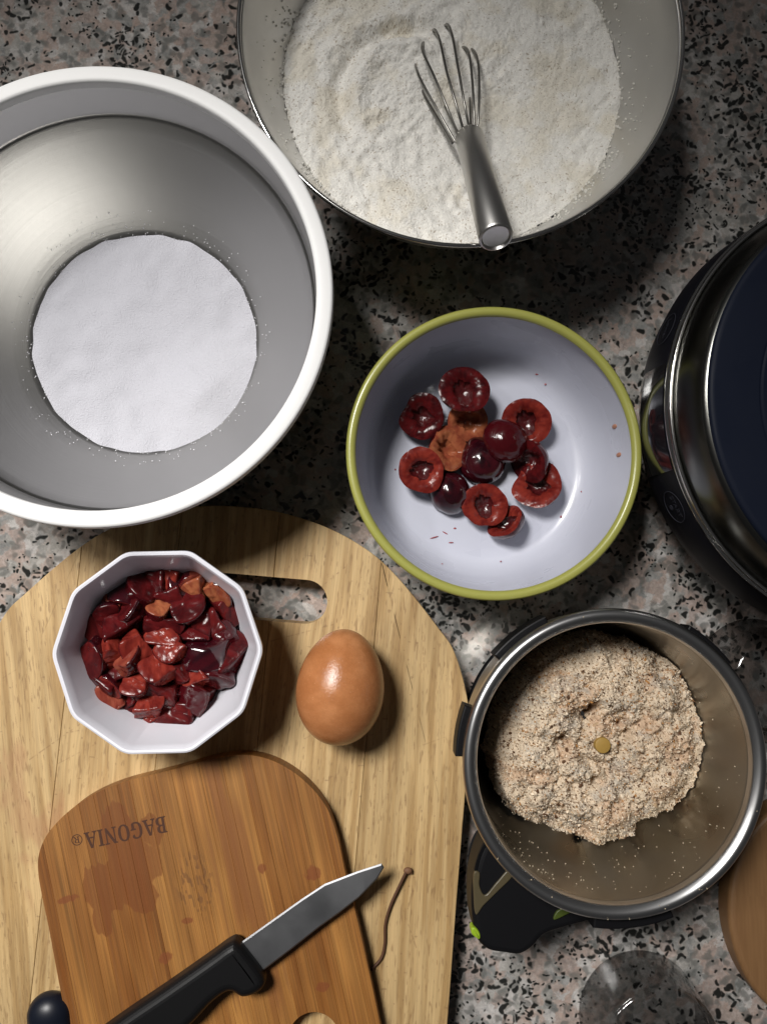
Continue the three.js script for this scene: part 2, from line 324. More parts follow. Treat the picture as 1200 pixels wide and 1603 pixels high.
// ---------------------------------------------------------------- steel mixing bowl with a white rim, and sugar
const ML = P(151, 457, 0.085); ML.y = 0;
{
  const t = thing('mixing_bowl', 'brushed steel mixing bowl with a wide white rim', 'bowl', ML); t.scale.set(1.027, 1, 1.027);
  mesh('outer_shell', lathe([[0.0001, 0.0003], [0.05, 0.0003], [0.0585, 0.003], [0.073, 0.016], [0.086, 0.036], [0.0952, 0.06], [0.0962, 0.081], [0.0952, 0.081], [0.0940, 0.06], [0.0852, 0.0375], [0.072, 0.017], [0.0575, 0.0035], [0.0001, 0.0012]], 160), std({ color: lin(0.03, 0.03, 0.032), roughness: 0.5 }), t);
  mesh('bowl_shell', lathe([[0.0948, 0.081], [0.0940, 0.081], [0.0928, 0.0625], [0.0920, 0.0612], [0.0908, 0.0604], [0.0875, 0.053], [0.0812, 0.0405], [0.0735, 0.0272], [0.0665, 0.0165], [0.0605, 0.0085], [0.056, 0.0045], [0.046, 0.0032], [0.0001, 0.0028]], 192), brushedSteel, t);
  mesh('rim', lathe([[0.0938, 0.0805], [0.0937, 0.0836], [0.0938, 0.0848], [0.0943, 0.0855], [0.0951, 0.0858], [0.0965, 0.0859], [0.0996, 0.0857], [0.1006, 0.0852], [0.1011, 0.0843], [0.1012, 0.0815], [0.1006, 0.0795], [0.0995, 0.0785], [0.0965, 0.0785], [0.0957, 0.0805], [0.0938, 0.0805]], 192), std({ color: lin(0.88, 0.88, 0.875), roughness: 0.55 }), t);
  const sug = dataTex(512, 512, (x, y) => 0.5 * hash(x, y, 1) + 0.5 * vn(x / 2.5, y / 2.5, 2)); sug.repeat.set(1.3, 1.3);
  const sc = thing('sugar', 'white granulated sugar heaped in the bottom of the steel mixing bowl', 'sugar', ML, null, 'stuff');
  const sugarH = (x, z, s) => 0.0062 + 0.0020 * (1 - s ** 3) + 0.0075 * Math.exp(-(((x - 0.032) ** 2 + (z - 0.028) ** 2) / 0.00025)) * (1 - s ** 4) - 0.003 * Math.exp(-(((x - 0.008) ** 2 + (z - 0.004) ** 2) / 0.0003)) + 0.004 * (fbm(x * 32 + 7, z * 32 + 3, 5, 2) - 0.5) * (1 - s ** 4) + 0.0012 * (vn(x * 130, z * 130, 8) - 0.5);  // side mound added so its slope faces the lamp and looks brighter
  const g = mound(80, 240, () => 0.0612, sugarH, 7);
  const bit = new THREE.BoxGeometry(1, 1, 1), loose = new THREE.InstancedMesh(bit, std({ color: lin(0.8, 0.8, 0.84), roughness: 0.3 }), 420), M = new THREE.Matrix4(), Q = new THREE.Quaternion(), E = new THREE.Euler();
  for (let i = 0; i < 420; i++) { const a = rnd() * 6.283, u = rnd() ** 3, r = 0.0585 + 0.010 * u, h = r < 0.0618 ? mix(0.0058, 0.0088, (r - 0.0585) / 0.0033) : 0.0088 + (r - 0.0618) * 1.33, k = rr(0.00025, 0.00045); M.compose(V3(r * Math.cos(a), h, r * Math.sin(a)), Q.setFromEuler(E.set(rnd() * 6, rnd() * 6, rnd() * 6)), V3(k, k, k)); loose.setMatrixAt(i, M); }
  loose.name = 'loose_grains'; loose.userData.kind = 'stuff'; loose.castShadow = loose.receiveShadow = true; sc.add(loose);
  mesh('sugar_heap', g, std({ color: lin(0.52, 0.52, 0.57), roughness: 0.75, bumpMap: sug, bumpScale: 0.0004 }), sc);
}

// ---------------------------------------------------------------- flour bowl, flour, whisk
const FL = P(723, 45, 0.078); FL.y = 0;
{
  const t = thing('flour_bowl', 'wide thin-rimmed steel bowl holding flour', 'bowl', FL);
  mesh('bowl_shell', lathe([[0.0001, 0.0003], [0.055, 0.0003], [0.0635, 0.003], [0.078, 0.018], [0.0905, 0.042], [0.099, 0.066], [0.1022, 0.0765], [0.1030, 0.0772], [0.1018, 0.0766], [0.0984, 0.066], [0.0898, 0.042], [0.0772, 0.0185], [0.0625, 0.004], [0.054, 0.0016], [0.0001, 0.0014]], 192), dustySteel, t);
  mesh('rim', lathe([[0.1028, 0.0764], [0.1036, 0.0764], [0.1043, 0.0772], [0.1043, 0.0782], [0.1035, 0.0788], [0.1026, 0.0784], [0.1022, 0.0774], [0.1028, 0.0764]], 192), polishedSteel, t);
  const specks = colorTex(1024, 1024, (x, y) => {
    let c = mix3([0.86, 0.84, 0.79], [0.80, 0.755, 0.66], sm(0.42, 0.7, fbm(x / 70, y / 70, 3, 4)));
    const b = 0.93 + 0.12 * vn(x / 3, y / 3, 9); c = c.map(v => v * b);
    const g = vn(x / 3.4, y / 3.4, 12), d = fbm(x / 120, y / 120, 13, 3);
    c = mix3(c, [0.30, 0.22, 0.14], 0.7 * sm(0.84 - 0.14 * sm(0.4, 0.7, d), 0.96, g));
    return c;
  }, false);
  const grain = dataTex(512, 512, (x, y) => 0.45 * hash(x, y, 1) + 0.55 * vn(x / 4, y / 4, 2)); grain.repeat.set(2, 2);
  const fl = thing('flour', 'cream white flour with brown flecks filling the thin-rimmed bowl', 'flour', FL, null, 'stuff');
  const arcC = P(640, 150, 0.037).sub(FL), arcR = 0.036;
  const g = mound(110, 280, (th) => 0.0878 + 0.0022 * (vn(Math.cos(th) * 5 + 9, Math.sin(th) * 5 + 9, 3) - 0.5) + 0.0016 * (vn(Math.cos(th) * 18 + 50, Math.sin(th) * 18 + 50, 4) - 0.5),
    (x, z, s) => {
      const dx = x - arcC.x, dz = z - arcC.z, d = Math.hypot(dx, dz) - arcR, an = Math.atan2(dz, dx);     // the trench the whisk drew
      const t2 = mod(an, 2 * Math.PI), along = sm(2.2, 2.9, t2) * sm(5.5, 4.7, t2), groove = Math.exp(-((d / 0.005) ** 2)) * along;
      return 0.0375 + 0.002 * (1 - s * s) - 0.006 * Math.min(1, groove) + 0.003 * Math.exp(-(((d + 0.009) / 0.005) ** 2)) * along + 0.006 * (fbm(x * 45 + 7, z * 45 + 3, 5, 4) - 0.5) * (1 - s ** 10) + 0.0028 * (vn(x * 260, z * 260, 8) - 0.5) * sm(0.35, 0.6, fbm(x * 50 + 3, z * 50, 77, 2)) + 0.0010 * (vn(x * 900, z * 900, 18) - 0.5) - 0.001 * s ** 12;
    }, 5.5);
  const puff = new THREE.IcosahedronGeometry(1, 0), dust = new THREE.InstancedMesh(puff, std({ color: lin(0.8, 0.78, 0.72), roughness: 0.95 }), 900), M = new THREE.Matrix4();
  for (let i = 0; i < 900; i++) { const a = rnd() * 6.283, u = rnd() ** 2.5, h = 0.0365 + 0.026 * u, r = (h < 0.042 ? mix(0.0772, 0.0898, (h - 0.0185) / 0.0235) : mix(0.0898, 0.0984, (h - 0.042) / 0.024)) - 0.0003, k = rr(0.0003, 0.0009) * (1 - 0.6 * u); M.makeScale(k, k, k).setPosition(r * Math.cos(a), h, r * Math.sin(a)); dust.setMatrixAt(i, M); }
  dust.name = 'loose_flour'; dust.userData.kind = 'stuff'; dust.castShadow = dust.receiveShadow = true; fl.add(dust);
  mesh('flour_heap', g, std({ map: specks, roughness: 0.95, bumpMap: grain, bumpScale: 0.0005 }), fl);
  // whisk leaning on the rim
  const w = thing('whisk', 'small steel whisk standing in the flour with its handle on the rim', 'whisk');
  const a = P(734, 214, 0.056), b = P(776, 373, 0.087), ax = V3().subVectors(b, a), len = ax.length();
  const hg = toCreasedNormals(lathe([[0.0001, 0.0005], [0.0052, 0.0005], [0.0066, 0.0], [0.0070, 0.0008], [0.0073, len * 0.5], [0.0077, len - 0.0012], [0.0074, len - 0.0004], [0.0066, len], [0.0060, len - 0.0012], [0.0001, len - 0.0016]], 64), 0.5);
  const h = mesh('handle', hg, std({ color: lin(0.6, 0.59, 0.57), metalness: 1, roughness: 0.33 }), w); h.position.copy(a); h.quaternion.setFromUnitVectors(V3(0, 1, 0), ax.clone().normalize());
  const wires = [
    [[708, 224, .053], [685, 185, .048], [664, 150, .041], [657, 130, .034]],
    [[712, 222, .055], [684, 172, .054], [656, 120, .048], [650, 98, .037], [655, 92, .032]],
    [[718, 215, .058], [698, 165, .061], [678, 117, .058], [661, 80, .048], [661, 68, .041], [668, 65, .033]],
    [[727, 212, .06], [714, 165, .064], [700, 117, .062], [687, 60, .050], [681, 47, .043], [676, 47, .034]],
    [[736, 211, .06], [727, 165, .064], [717, 108, .061], [706, 50, .050], [700, 38, .043], [694, 41, .034]],
    [[742, 211, .058], [741, 165, .06], [738, 117, .056], [733, 82, .048], [727, 74, .042], [719, 76, .033]],
    [[746, 213, .056], [749, 170, .057], [749, 110, .052], [745, 86, .046], [738, 77, .04], [730, 78, .033]],
    [[738, 214, .053], [736, 185, .048], [735, 155, .041], [734, 148, .034]],
    [[722, 220, .052], [705, 185, .045], [693, 160, .036]],
  ];
  for (const q of wires) mesh('wire', new THREE.TubeGeometry(new THREE.CatmullRomCurve3(q.map(p => P(...p))), 40, 0.00064, 8), wireSteel, w);
}

// ---------------------------------------------------------------- cereal bowl
const CB = P(774, 707, 0.055); CB.y = 0;
const CBF = 0.0075;
{
  const t = thing('cereal_bowl', 'white bowl with a lime green rim holding halved cherries', 'bowl', CB); t.scale.set(1.012, 1, 1.012);
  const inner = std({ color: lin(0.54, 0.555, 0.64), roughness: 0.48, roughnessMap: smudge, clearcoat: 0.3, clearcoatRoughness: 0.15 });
  const lime = std({ color: lin(0.34, 0.34, 0.08), roughness: 0.36, clearcoat: 0.3, clearcoatRoughness: 0.15 });
  mesh('outside', lathe([[0.0001, 0.0005], [0.04, 0.0005], [0.042, 0.003], [0.052, 0.006], [0.0605, 0.016], [0.0655, 0.035], [0.0692, 0.0515], [0.0680, 0.0525], [0.0652, 0.0395], [0.0630, 0.0265], [0.0604, 0.0165], [0.0568, 0.0103], [0.0525, 0.0074], [0.049, 0.0066], [0.0001, 0.0063]], 160), lime, t);
  mesh('inside', lathe([[0.0664, 0.0535], [0.0666, 0.0525], [0.0645, 0.040], [0.0622, 0.027], [0.0598, 0.0175], [0.0565, 0.0115], [0.0525, 0.0085], [0.049, 0.0077], [0.044, CBF], [0.0001, CBF]], 160), inner, t);
  mesh('rim', lathe([[0.0653, 0.0530], [0.0656, 0.0545], [0.0670, 0.0556], [0.0690, 0.0554], [0.0699, 0.0542], [0.0699, 0.0518], [0.0690, 0.0508], [0.0672, 0.0512], [0.0653, 0.0530]], 160), lime, t);
  const juice = std({ color: lin(0.3, 0.07, 0.08), roughness: 0.2, transmission: 0.0 });
  const drops = [[838, 590, 9, 3], [825, 580, 5, 2], [850, 605, 4, 3], [878, 615, 4, 3], [892, 617, 3, 2], [680, 840, 14, 2], [697, 833, 10, 2], [706, 848, 8, 2], [712, 826, 5, 3], [690, 882, 6, 3], [782, 877, 3, 2], [920, 843, 3, 3], [875, 808, 3, 4], [928, 730, 3, 3], [905, 770, 2, 3], [940, 690, 2, 2], [863, 560, 3, 2], [916, 612, 3, 2], [620, 735, 3, 3], [850, 655, 2, 2], [862, 862, 3, 2]];
  for (const [x, y, a, b] of drops) {
    const p = P(x, y, CBF).sub(CB), g = new THREE.SphereGeometry(1, 12, 6); g.scale(a * 0.00017, 0.00025, b * 0.00017); g.rotateY(rr(-0.6, 0.6));
    const m = mesh('juice_drop', g, juice, t), r = Math.hypot(p.x, p.z), lift = r > 0.044 ? 0.0004 + (r - 0.044) ** 2 * 22 : 0; m.position.set(p.x, CBF + lift, p.z);
  }
  for (const [x, y] of [[977, 664], [971, 712]]) { // pulp stuck high on the wall
    const p = P(x, y, 0.038).sub(CB), an = Math.atan2(p.z, p.x), g = new THREE.SphereGeometry(1, 12, 8); g.scale(0.0007, 0.0024, 0.0012);
    const m = mesh('pulp', g, std({ color: lin(0.42, 0.2, 0.13), roughness: 0.4 }), t); m.position.set(Math.cos(an) * 0.0641, 0.038, Math.sin(an) * 0.0641); m.rotation.y = -an; m.rotation.z = -0.17;
  }
}

// ---------------------------------------------------------------- cherries
const wetBump = dataTex(256, 256, (x, y) => 0.8 * vn(x / 22, y / 22, 3) + 0.2 * vn(x / 9, y / 9, 4));
const skinTex = colorTex(128, 128, (x, y) => { const n = fbm(x / 26, y / 26, 7, 3); return mix3([0.04, 0.003, 0.006], [0.013, 0.002, 0.004], sm(0.3, 0.7, n)); });
const skinMat = std({ map: skinTex, roughness: 0.16, clearcoat: 0.7, clearcoatRoughness: 0.06 });
const skinRed = std({ color: lin(0.05, 0.003, 0.005), roughness: 0.2, specularIntensity: 0.6, clearcoat: 0.3, clearcoatRoughness: 0.06, bumpMap: wetBump, bumpScale: 0.0003 });
const fleshTex = (a, b) => colorTex(256, 256, (x, y) => { // faint fibres run out from the stone
  const dx = x - 128, dy = y - 128, r = Math.hypot(dx, dy) / 115, an = Math.atan2(dy, dx), fib = vn(an * 9 + 40, r * 3, 19), n = 0.8 * fbm(x / 30, y / 30, 17, 3) + 0.2 * fib;
  return mix3(a, b, sm(0.2, 0.8, n));
});
const fleshMat = (a, b) => std({ map: fleshTex(a, b), roughness: 0.24, specularIntensity: 0.4, clearcoat: 0.05, clearcoatRoughness: 0.08, bumpMap: wetBump, bumpScale: 0.0004 });
const fleshRed = fleshMat([0.22, 0.028, 0.018], [0.10, 0.009, 0.008]);
const fleshDark = fleshMat([0.09, 0.007, 0.008], [0.03, 0.003, 0.004]);
const fleshWine = fleshMat([0.10, 0.009, 0.009], [0.04, 0.004, 0.005]);
const fleshPink = fleshMat([0.25, 0.06, 0.035], [0.15, 0.022, 0.016]);
const fleshAmber = fleshMat([0.33, 0.105, 0.046], [0.2, 0.042, 0.022]);
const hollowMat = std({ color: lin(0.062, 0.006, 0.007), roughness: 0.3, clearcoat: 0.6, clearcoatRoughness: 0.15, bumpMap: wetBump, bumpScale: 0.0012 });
function grid(nu, nv, fn, flip) {
  const pos = [], uv = [], idx = [];
  for (let j = 0; j <= nv; j++) for (let i = 0; i <= nu; i++) { const p = fn(i / nu, j / nv); pos.push(p[0], p[1], p[2]); uv.push(i / nu, j / nv); }
  for (let j = 0; j < nv; j++) for (let i = 0; i < nu; i++) { const a = j * (nu + 1) + i, b = a + nu + 1; flip ? idx.push(a, b, a + 1, a + 1, b, b + 1) : idx.push(a, a + 1, b, a + 1, b + 1, b); }
  const g = new THREE.BufferGeometry(); g.setAttribute('position', new THREE.Float32BufferAttribute(pos, 3)); g.setAttribute('uv', new THREE.Float32BufferAttribute(uv, 2)); g.setIndex(idx); return g;
}
function warp(g, s, amt = 0.14) {
  const p = g.attributes.position;
  for (let i = 0; i < p.count; i++) { const x = p.getX(i), y = p.getY(i), z = p.getZ(i), k = 1 + amt * (vn3(x * 1.4 + 5, y * 1.4 + 7, z * 1.4 + 9, s) - 0.5) + 0.04 * (vn3(x * 5 + 5, y * 5 + 7, z * 5 + 9, s + 3) - 0.5); p.setXYZ(i, x * k, y * (k + amt * 0.4 * (vn3(x * 1.1 + 3, 2, z * 1.1 + 3, s + 40) - 0.5)), z * k); }
  g.computeVertexNormals(); return g;
}
function topUV(g) { return planarUV(g, (x, y, z) => [x * 0.45 + 0.5, z * 0.45 + 0.5]); }
function halfParts(s) {                          // unit half cherry, cut face up at y = 0
  const TAU = Math.PI * 2, dent = (a) => 1 - 0.10 * Math.exp(-((((a - Math.PI / 2 + 9 * Math.PI) % TAU - Math.PI) / 0.4) ** 2));
  const pit = (a) => 0.45 + 0.2 * (vn(Math.cos(a) * 2.2 + 7, Math.sin(a) * 2.2 + 7, s + 8) - 0.5) + 0.1 * (vn(Math.cos(a) * 7 + 17, Math.sin(a) * 7 + 17, s + 6) - 0.5);
  const skin = grid(40, 16, (u, v) => { const a = u * TAU, q = v * Math.PI / 2, r = Math.cos(q) * mix(dent(a), 1, v); return [r * Math.cos(a), -0.82 * Math.sin(q), 0.95 * r * Math.sin(a)]; });
  const face = grid(40, 10, (u, v) => { const a = u * TAU, r = mix(dent(a), pit(a), v); return [r * Math.cos(a) * mix(1, 0.86, v), 0.03 * Math.sin(v * Math.PI) - 0.14 * v * v * v, 0.95 * r * Math.sin(a) * mix(1, 1.12, v)]; }, true);
  const hollow = grid(40, 8, (u, v) => { const a = u * TAU, q = v * Math.PI / 2, r = pit(a) * Math.cos(q) * (1 + 0.25 * Math.sin(q) * (vn(Math.cos(a) * 3 + 7, Math.sin(a) * 3 + v * 4, s + 9) - 0.5)); return [r * Math.cos(a) * 0.86, -0.14 - 0.34 * Math.sin(q), 1.064 * r * Math.sin(a)]; }, true);
  return [warp(skin, s), topUV(warp(face, s)), topUV(warp(hollow, s))];
}
const halves = [halfParts(100), halfParts(200), halfParts(300)];
const CH = 0.0125;
function cherryHalf(label, px, py, h, r, flesh, skin, face, v) {   // face: direction the cut face looks
  const t = thing('cherry_half', label, 'cherry half', P(px, py, h), 'halved cherries in the lime rimmed bowl'), [a, b, c] = halves[v % 3];
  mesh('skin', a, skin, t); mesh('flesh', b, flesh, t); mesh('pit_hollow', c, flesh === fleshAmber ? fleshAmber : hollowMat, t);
  t.scale.setScalar(r * 1.07); t.quaternion.setFromUnitVectors(V3(0, 1, 0), V3(...face).normalize()).multiply(new THREE.Quaternion().setFromAxisAngle(V3(0, 1, 0), v * 2.1)); return t;
}
const LAY = 'cherry half lying cut side up';
cherryHalf('cherry half cut side up with a pale amber face, tucked under the darkest cut half', 733, 659, CBF + 0.0078, 0.0108, fleshAmber, skinMat, [0.1, 1, 0.35], 1);
cherryHalf('large dark cut cherry half lying over an amber half', 727, 610, CBF + 0.0195, 0.0124, fleshDark, skinMat, [0, 1, -0.12], 0);
cherryHalf('wide dark-edged cherry half cut side up beside the large dark cut half', 660, 652, CBF + 0.0115, 0.0112, fleshDark, skinMat, [-0.12, 1, 0.2], 2);
cherryHalf('orange cherry half leaning on edge between two cut halves', 702, 702, CBF + 0.009, 0.0112, fleshAmber, skinRed, [0.45, 1, -0.1], 2);
cherryHalf('light red cherry half cut side up against a black cherry half', 660, 735, CBF + 0.014, 0.0116, fleshRed, skinMat, [-0.03, 1, 0.1], 1);
cherryHalf('black cherry half lying skin up below a light red cut half', 702, 771, CBF + 0.003, 0.0112, fleshDark, skinMat, [0.15, -1, 0.1], 0);
cherryHalf('biggest black cherry half lying skin up in the middle of the pile', 755, 722, CBF + 0.003, 0.0124, fleshDark, skinMat, [0.05, -1, 0.1], 1);
cherryHalf('dark red shiny cherry half lying skin up on top of the pile', 790, 690, CBF + 0.0115, 0.0112, fleshDark, skinRed, [-0.25, -1, 0.1], 2);
cherryHalf('cherry half cut side up with its hollow turned to the dark red skin', 824, 660, CBF + 0.0105, 0.0122, fleshRed, skinRed, [-0.28, 1, 0.28], 0);
cherryHalf('dark cherry half standing on edge between two cut halves', 826, 722, CBF + 0.010, 0.011, fleshDark, skinRed, [-0.9, 0.75, 0.35], 1);
cherryHalf('cherry half cut side up with a wide red lip beside the pile', 840, 758, CBF + 0.0095, 0.0124, fleshRed, skinRed, [-0.3, 1, -0.35], 2);
cherryHalf('bright red cherry half cut side up next to a tilted half', 759, 791, CBF + 0.0095, 0.0114, fleshRed, skinRed, [0.02, 1, 0.1], 0);
cherryHalf('tilted red cherry half showing its skin, leaning on a bright cut half', 790, 815, CBF + 0.0085, 0.0105, fleshRed, skinRed, [-0.75, 0.6, -0.7], 1);

// ---------------------------------------------------------------- ten-sided bowl with chopped cherries
const DB = P(247, 1020, 0.063); DB.y = 0;
const DBF = BOARD_TOP + 0.0045;
{
  const poly = (r, y) => { const o = []; for (let i = 0; i < 10; i++) { const a = (i * 36 - 1) * Math.PI / 180; o.push([r * Math.cos(a), y, r * Math.sin(a)]); } return o; };
  // rings from outside foot over the rim to the inside floor; corners softened by cutting each vertex
  const ring = (r, y, cut) => { const v = poly(r, y), o = []; for (let i = 0; i < 10; i++) { const p = v[i], a = v[(i + 9) % 10], b = v[(i + 1) % 10]; for (let k = 0; k <= 4; k++) { const t = k / 4, c0 = [0, 1, 2].map(q => mix(p[q], a[q], cut)), c1 = [0, 1, 2].map(q => mix(p[q], b[q], cut)); o.push([0, 1, 2].map(q => (1 - t) * (1 - t) * c0[q] + 2 * t * (1 - t) * p[q] + t * t * c1[q])); } } return o; };
  const y0 = BOARD_TOP + 0.0003;
  const prof = [[0.0005, 0, .1], [0.029, 0, .1], [0.031, 0.001, .1], [0.0385, 0.012, .1], [0.0445, 0.030, .1], [0.0474, 0.0425, .1], [0.0479, 0.0437, .11], [0.0477, 0.0446, .12], [0.0469, 0.0451, .12], [0.0459, 0.0449, .12], [0.0453, 0.0440, .11], [0.0442, 0.0395, .1], [0.0405, 0.0275, .1], [0.035, 0.0125, .11], [0.0325, 0.0065, .13], [0.0305, 0.0048, .15], [0.028, 0.0043, .16], [0.0005, 0.0042, .16]];
  const rings = prof.map(([r, y, c]) => ring(r, y0 + y, c)), n = rings[0].length, pos = [], idx = [];
  rings.forEach(R => R.forEach(p => pos.push(...p)));
  for (let j = 0; j < rings.length - 1; j++) for (let i = 0; i < n; i++) { const a = j * n + i, b = j * n + (i + 1) % n, c = a + n, d = b + n; idx.push(a, c, b, b, c, d); }
  let g = new THREE.BufferGeometry(); g.setAttribute('position', new THREE.Float32BufferAttribute(pos, 3)); g.setIndex(idx); g = toCreasedNormals(g, 0.5);
  const b = mesh('ten_sided_bowl', g, std({ color: lin(0.74, 0.74, 0.8), roughness: 0.25, clearcoat: 0.4, clearcoatRoughness: 0.1 })); b.position.copy(DB);
  tag(b, 'small white ten-sided bowl on the pale cutting board', 'bowl');
  // a chopped piece: a knife-cut chunk with softened corners; `outer` says which cuts are the cherry's own skin
  const chunk = (planes, pw, s) => {
    let g = mergeVertices(new THREE.SphereGeometry(1, 64, 44).deleteAttribute('uv').deleteAttribute('normal'), 1e-4); const p = g.attributes.position;
    const term = (x, y, z, q) => { const d = (x * q[0] + y * q[1] + z * q[2]) / Math.hypot(q[0], q[1], q[2]) / q[3]; return d > 0 ? d ** pw : 0; };
    const dirs = []; for (let i = 0; i < p.count; i++) {
      const x = p.getX(i), y = p.getY(i), z = p.getZ(i); dirs.push([x, y, z]); let t = 0; for (const q of planes) t += term(x, y, z, q);
      const r = t ** (-1 / pw) * (1 + 0.26 * (vn3(x * 1.6 + 5, y * 1.6 + 7, z * 1.6 + 9, s) - 0.5) + 0.08 * (vn3(x * 4 + 5, y * 4 + 7, z * 4 + 9, s + 50) - 0.5)); p.setXYZ(i, x * r, y * r, z * r);
    }
    g.computeVertexNormals(); planarUV(g, (x, y, z) => [(x + 0.4 * z) * 0.5 + 0.1 * s, (y + 0.5 * z) * 0.5]);
    const ids = [[], []], ix = g.index;
    for (let i = 0; i < ix.count; i += 3) { const v = [ix.getX(i), ix.getX(i + 1), ix.getX(i + 2)], m = [0, 1, 2].map(k => (dirs[v[0]][k] + dirs[v[1]][k] + dirs[v[2]][k]) / 3); let best = 0, which = 0; for (const q of planes) { const t = term(...m, q); if (t > best) { best = t; which = q[4] ? 0 : 1; } } ids[which].push(...v); }
    return ids.map(q => { const h = g.clone(); h.setIndex(q); return h; });
  };
  const skinArc = (n, w, r) => { const o = []; for (let i = 0; i < n; i++) { const a = (i / (n - 1) - 0.5) * w; o.push([Math.cos(a), -0.25, Math.sin(a), r, 1]); } return o; };
  const kinds = [
    chunk([...skinArc(5, 2.0, 0.62), [0, 1, 0, 0.5, 0], [0, -1, 0, 0.5, 1], [-0.6, 0, 1, 0.5, 0], [-0.6, 0, -1, 0.52, 0]], 16, 500),
    chunk([...skinArc(5, 2.4, 0.75), [0, 1, 0, 0.36, 0], [0, -1, 0, 0.4, 1], [-1, 0, 0.2, 0.34, 0], [0, 0.2, 1, 0.6, 0], [0, 0, -1, 0.62, 0]], 16, 600),
    chunk([...skinArc(4, 1.4, 0.5), [0, 1, 0, 0.34, 0], [0, -1, 0, 0.34, 1], [-1, 0, 0, 0.4, 0], [0, 0.1, 1, 0.8, 0], [0.1, 0, -1, 0.8, 0]], 14, 700),
    chunk([...skinArc(5, 2.2, 0.55), [0.2, 1, 0, 0.48, 0], [0, -1, 0, 0.42, 1], [-1, 0.1, 0.3, 0.45, 0], [0, 0, 1, 0.5, 0], [-0.2, 0, -1, 0.45, 0]], 14, 800),
    chunk([...skinArc(6, 2.8, 0.8), [0, 1, 0, 0.3, 0], [0, -1, 0, 0.5, 1], [-1, 0.35, 0, 0.25, 0], [0, 0, 1, 0.72, 0], [0, 0, -1, 0.72, 0]], 15, 900)];
  const light = [[230, 290], [440, 150], [610, 410], [690, 610], [490, 600], [310, 655], [840, 775], [580, 1100], [240, 890], [470, 820], [560, 950], [850, 180], [690, 150], [955, 290], [820, 260], [160, 970], [610, 730], [420, 680], [640, 560], [350, 880]];
  const dark = [[400, 280], [600, 230], [680, 330], [770, 380], [430, 380], [370, 480], [1010, 390], [1000, 560], [1020, 660], [170, 520], [190, 660], [350, 1010], [700, 970], [830, 900], [720, 790], [800, 500], [640, 490], [480, 1010], [900, 640], [300, 400], [520, 290], [340, 200], [910, 470], [930, 780], [430, 720], [250, 790], [540, 170], [770, 690], [760, 250], [620, 860]];
  const put = (x0, y0, isLight, dh = 0) => {
    const zx = 585 + (x0 - 585) * 1.05, zy = 595 + (y0 - 595) * 1.05;
    const px = 96 + zx / 4, py = 860 + zy / 4, d = Math.hypot(zx - 580, zy - 600) / 560, h = DBF + 0.006 + 0.0145 * Math.max(0, 1 - d * d) * rr(0.75, 1.1) + (isLight ? 0.0034 : 0) + dh + 0.006 * sm(500, 150, zx);
    const at = P(px, py, h).sub(DB), far = Math.hypot(at.x, at.z), room = 0.95 * (0.0335 + (h - DBF) * 0.4) - 0.0045; if (far > room) { at.x *= room / far; at.z *= room / far; } at.add(DB);
    const v = Math.floor(rnd() * 5), t = thing('chopped_cherry', isLight ? 'piece of chopped cherry in the ten-sided bowl showing pale orange red flesh' : 'piece of chopped cherry in the ten-sided bowl showing dark red flesh and skin', 'cherry piece', at, isLight ? 'pale chopped cherry pieces' : 'dark chopped cherry pieces');
    mesh('skin', kinds[v][0], rnd() < 0.5 ? skinRed : skinMat, t); mesh('flesh', kinds[v][1], isLight ? (rnd() < 0.25 ? fleshAmber : rnd() < 0.6 ? fleshPink : fleshRed) : (rnd() < 0.6 ? fleshDark : fleshWine), t);
    t.scale.setScalar(rr(0.0108, 0.0135) * (isLight ? 0.88 : 1.1)); t.rotation.set(isLight ? rr(-0.6, 0.6) : rr(-1.2, 1.2), rr(0, 6.28), isLight ? rr(-0.6, 0.6) : rr(-1.4, 1.4));
  };
  const under = []; for (let i = 0; i < 16; i++) { const a = i * 2.4, r = 90 + 22 * i; under.push([600 + r * Math.cos(a), 570 + r * Math.sin(a) * 0.95]); }
  dark.forEach(([x, y]) => put(x, y, false)); under.filter(([x, y]) => x + y < 1650 && Math.hypot(x - 590, y - 590) < 330).forEach(([x, y]) => put(x, y, false, -0.006)); light.forEach(([x, y]) => put(x, y, true));
}

// ---------------------------------------------------------------- egg
{
  const pts = []; for (let i = 0; i <= 48; i++) { const a = Math.PI * i / 48, y = -Math.cos(a), r = Math.sin(a) * (1 - 0.075 * y - 0.02 * y * y); pts.push(new THREE.Vector2(Math.max(r * 0.0212, 1e-6), y * 0.0277)); }
  const g = new THREE.LatheGeometry(pts, 96); g.rotateY(Math.PI); g.rotateX(-Math.PI / 2); g.rotateY(-0.1);
  const tex = colorTex(512, 512, (x, y) => { const n = fbm(x / 60, y / 60, 5, 4), s = vn(x / 2.2, y / 2.2, 6); let c = mix3([0.50, 0.215, 0.088], [0.37, 0.14, 0.05], sm(0.2, 0.8, n)); c = c.map(v => v * (0.95 + 0.1 * vn(x / 4, y / 4, 9))); return s > 0.95 ? mix3(c, [0.6, 0.34, 0.19], 0.6) : s < 0.05 ? mix3(c, [0.25, 0.09, 0.03], 0.4) : c; });
  const bump = dataTex(256, 256, (x, y) => 0.5 * hash(x, y, 3) + 0.5 * vn(x / 4, y / 4, 4)); bump.repeat.set(4, 4);
  const m = mesh('egg', g, std({ map: tex, roughness: 0.2, ior: 1.5, bumpMap: bump, bumpScale: 0.00008 })); const p = P(533, 1075, BOARD_TOP + 0.0213); m.position.copy(p);
  tag(m, 'brown hen egg lying on the pale cutting board', 'egg');
}

